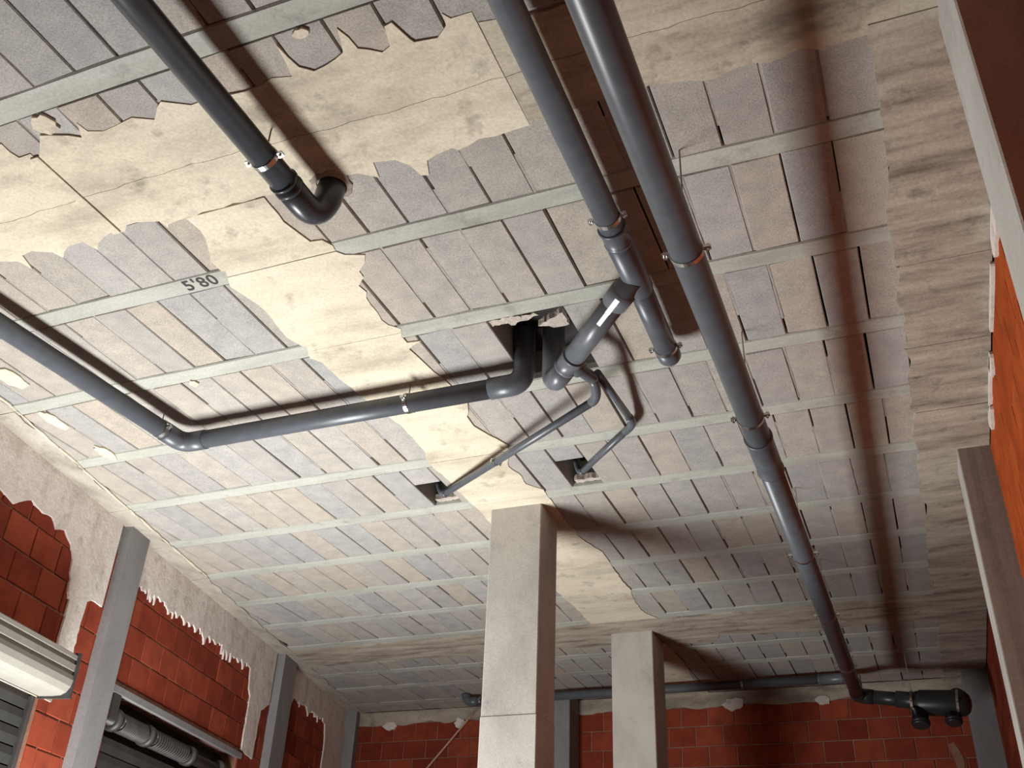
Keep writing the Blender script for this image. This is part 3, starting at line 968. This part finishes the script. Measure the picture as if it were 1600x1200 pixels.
clamp((X2, 1.4, Z2), (0, 1, 0), R1, t)
# the branch drops a little under the ceiling and turns up in the large hole
B0, B1 = Vector((X2, 3.52, Z2-.01)), Vector((-1.545, 4.19, 2.755))
bd = (B1-B0).normalized()
def bp(s): return tuple(B0+bd*s)
BL = (B1-B0).length
tube('wye_arm', [tuple(B0), bp(.10), bp(.102), bp(.20), bp(.202)], [R1, R1+.002, R1+.009, R1+.009, R1], PVL, t)
br = tube('branch_pipe', [bp(.18), bp(BL-.20)], R1, PVL, t)
socket('coupling', bp(BL-.26), bp(BL-.15), R1+.005, PVL, t)
end = Vector(bp(BL-.16))
pth = [tuple(end)]+arc(bp(BL-.06), bp(BL+.03), (B1.x-.0, B1.y-.01, 2.86), 8)+[(B1.x+.005, B1.y-.03, H+.19)]
tube('elbow', pth, R1+.005, PVL, t)
# thin pale strip laid along the branch
side = bd.cross(Vector((0, 0, 1))).normalized(); upv = side.cross(bd).normalized()
V, Fc = [], []
for s in (.115, .225, .228, .33):
    for k in range(5):
        an = math.radians(-62-22*k/4)
        rr = R1+(.0105 if s < .226 else .0015) if s < .2275 else R1+.0015
        if s == .225: rr = R1+.0105 if False else R1+.0105
        d = -side*math.sin(math.radians(40-22*k/4))*1.0-upv*math.cos(math.radians(40-22*k/4))
        V.append(tuple(B0+bd*s+d*rr))
for i in (0, 2):
    for k in range(4):
        Fc.append((i*5+k, i*5+k+1, (i+1)*5+k+1, (i+1)*5+k))
lb = obj('pale_strip', V, Fc, PALE, br)
lb['label'] = 'thin pale strip'

# --- reducer and the two thin pipes
HUB = Vector((-1.335, 4.20, 2.75))
BT = Vector(bp(BL-.20))
tube('reducing_tee', [tuple(BT), tuple(BT+(HUB-BT)*.45), tuple(BT+(HUB-BT)*.5), tuple(HUB), tuple(HUB+Vector((.0, .015, 0)))], [.048, .048, .034, .034, .028], PVC, t)
t = thing('thin_pipe', 'thin straight grey pipe slanting down left into the small hole left of the column', 'pipe', tuple(HUB))
A0 = (HUB.x, HUB.y+.01, HUB.z)
A1, A2 = (-1.345, 4.36, 2.725), (-2.835, 5.545, 2.90)
ra = .0235
d12 = (Vector(A2)-Vector(A1)).normalized()
tube('elbow', arc(A0, A1, tuple(Vector(A1)+d12*.08), 8), ra+.003, PVC, t, 18)
tube('pipe_section', [tuple(Vector(A1)+d12*.06), A2], ra, PVC, t, 18)
tube('elbow', arc(tuple(Vector(A2)-d12*.04), tuple(Vector(A2)+d12*.04), (-2.905, 5.60, H+.09), 6), ra+.004, PVC, t, 18)
c0 = Vector(A1)+d12*1.16
clamp(tuple(c0), d12, ra, t, rods=False, gap=.014)
t = thing('thin_pipe', 'thin bent grey pipe hugging the ceiling into the small hole right of the plaster band', 'pipe', (HUB.x+.02, HUB.y, HUB.z))
C0, C1, C2 = (HUB.x+.03, HUB.y-.01, HUB.z+.02), (-1.325, 4.97, 2.885), (-1.84, 5.54, 2.915)
rc = .0205
e1 = (Vector(C1)-Vector(C0)).normalized(); e2 = (Vector(C2)-Vector(C1)).normalized()
tube('pipe_section', [C0, tuple(Vector(C1)-e1*.09)], rc, PVC, t, 18)
tube('elbow', [tuple(Vector(C1)-e1*.12)]+arc(tuple(Vector(C1)-e1*.07), C1, tuple(Vector(C1)+e2*.07), 8)+[tuple(Vector(C1)+e2*.12)], rc+.003, PVC, t, 18)
tube('pipe_section', [tuple(Vector(C1)+e2*.09), C2], rc, PVC, t, 18)
tube('elbow', arc(tuple(Vector(C2)-e2*.03), tuple(Vector(C2)+e2*.04), (-1.89, 5.59, H+.10), 6), rc+.004, PVC, t, 18)

# --- left pipe turning along the joists
Z3 = 2.81
t = thing('drain_pipe', 'grey drain pipe turning a corner on the left towards the large ceiling hole', 'pipe', (-4.0, 4.22, Z3))
P0, PC, PE = Vector((-4.30, -.6, Z3)), Vector((-3.985, 4.225, Z3)), Vector((-1.73, 4.225, Z3))
da = (PC-P0).normalized(); db = (PE-PC).normalized()
tube('pipe_section', [tuple(P0), tuple(PC-da*.12)], R1, PVC, t)
tube('elbow', [tuple(PC-da*.17), tuple(PC-da*.168)]+arc(tuple(PC-da*.075), tuple(PC), tuple(PC+db*.075), 8)+[tuple(PC+db*.168), tuple(PC+db*.17)], [R1]+[R1+.005]*11+[R1], PVC, t)
tube('pipe_section', [tuple(PC+db*.12), tuple(PE-db*.14)], R1, PVC, t)
tube('elbow', [tuple(PE-db*.20), tuple(PE-db*.198)]+arc(tuple(PE-db*.08), tuple(PE), tuple(PE+Vector((.005, -.01, .10))), 8)+[(PE.x+.01, PE.y-.05, H+.19)], [R1]+[R1+.006]*11, PVC, t)
clamp(tuple(PC-da*.20), da, R1, t)
clamp((-2.43, 4.225, Z3), db, R1, t)
clamp(tuple(P0+da*2.6), da, R1, t)

# --- thick pipe along the whole room
RB = .0635
def bigp(y):
    z = 2.392+.145*(y-2.0)/8.1
    return (-.2316*z, y, z)
YE = 10.12
t = thing('drain_pipe', 'thickest grey drain pipe, running the length of the ceiling to the far right corner', 'pipe', bigp(5))
tube('pipe_section', [bigp(-.6), bigp(4.60)], RB, PVC, t)
socket('coupling', bigp(4.52), bigp(4.92), RB+.006, PVC, t)
tube('pipe_section', [bigp(4.85), bigp(YE-.12)], RB, PVC, t)
E = Vector(bigp(YE)); dbk = (Vector(bigp(YE))-Vector(bigp(YE-1))).normalized()
dr = Vector((.33, -.02, -.055)).normalized()
tube('elbow', [tuple(E-dbk*.15)]+arc(tuple(E-dbk*.07), tuple(E), tuple(E+dr*.07), 8)+[tuple(E+dr*.14)], RB+.006, PVD, t)
TE = E+dr*.50
tube('pipe_section', [tuple(E+dr*.12), tuple(TE)], RB, PVD, t)
for y in (2.93, 4.30, 6.23, 7.54, 9.0):
    q = bigp(y)
    clamp(q, dbk, RB, t)
# trap at the far right: a fat body, two capped access necks, an elbow to the wall
tr = thing('pipe_trap', 'black drain trap with two capped necks at the end of the thick pipe, far right', 'trap', tuple(TE))
tube('neck_sleeve', [tuple(E+dr*.34), tuple(E+dr*.342), tuple(E+dr*.48), tuple(E+dr*.52)], [RB, RB+.012, RB+.012, .09], PVD, tr)
b0 = Vector((-.09, YE-.02, 2.44)); b1 = Vector((.30, YE-.04, 2.405))
bdx = (b1-b0).normalized()
tube('trap_body', [tuple(b0-bdx*.03), tuple(b0), tuple(b0+bdx*.05), tuple(b1-bdx*.02), tuple(b1+bdx*.04), tuple(b1+bdx*.075), tuple(b1+bdx*.09)], [.06, .095, .115, .12, .11, .075, .03], PVD, tr)
def neck(x, z, L, r):
    a = Vector((x, YE-.03, z)); d = Vector((-.05, -.30, -.95)).normalized()
    o = tube('access_neck', [tuple(a), tuple(a+d*(L-.03)), tuple(a+d*(L-.028)), tuple(a+d*L)], [r-.01, r-.01, r, r], PVD, tr)
    tube('cap', [tuple(a+d*L), tuple(a+d*(L+.015)), tuple(a+d*(L+.022))], [r-.006, r-.006, r-.02], PVD, o)
neck(-.06, 2.42, .20, .082)
neck(.22, 2.40, .17, .075)
tube('wall_elbow', arc((.28, YE, 2.46), (.28, YE+.05, 2.50), (.28, YE+.3, 2.52), 6), .085, PVD, tr)
clamp((-.115, YE-.02, 2.445), bdx, .099, tr, rods=True)
clamp((.275, YE-.04, 2.405), bdx, .1215, tr, rods=False)

# --- pipe along the back wall
YP, ZB = 10.62, 2.845
t = thing('drain_pipe', 'thin dark pipe running crosswise in front of the back wall, behind both columns', 'pipe', (-2.8, YP, ZB))
rb_ = .046
tube('pipe_section', [(-4.86, YP, ZB), (-.86, YP, ZB)], rb_, PVC, t)
tube('elbow', [(-4.78, YP, ZB), (-4.782, YP, ZB)]+arc((-4.85, YP, ZB), (-4.93, YP, ZB), (-4.93, YP, H+.0), 8), [rb_]+[rb_+.006]*10, PVC, t)
socket('coupling', (-.98, YP, ZB), (-.74, YP, ZB), rb_+.006, PVL, t)
tube('elbow', arc((-.76, YP, ZB), (-.60, YP, ZB), (-.592, YE+.11, 2.66), 8)+[(-.591, YE+.05, 2.60)], rb_+.005, PVC, t)
for x in (-4.9, -3.1, -1.75):
    clamp((x if x > -4.8 else -4.74, YP, ZB), (1, 0, 0), rb_, t)

# --- cord slanting across the back wall
a, b = Vector((-4.93, 10.88, 2.80)), Vector((-6.55, 10.95, 1.22))
pts = [tuple(a+(b-a)*(i/16)+Vector((0, 0, -.05*math.sin(math.pi*i/16)))) for i in range(17)]
o = tube('cord', pts, .011, CORD, None, 10)
o['label'] = 'thin pale cord slanting across the back brick wall left of the nearest column'
o['category'] = 'cord'
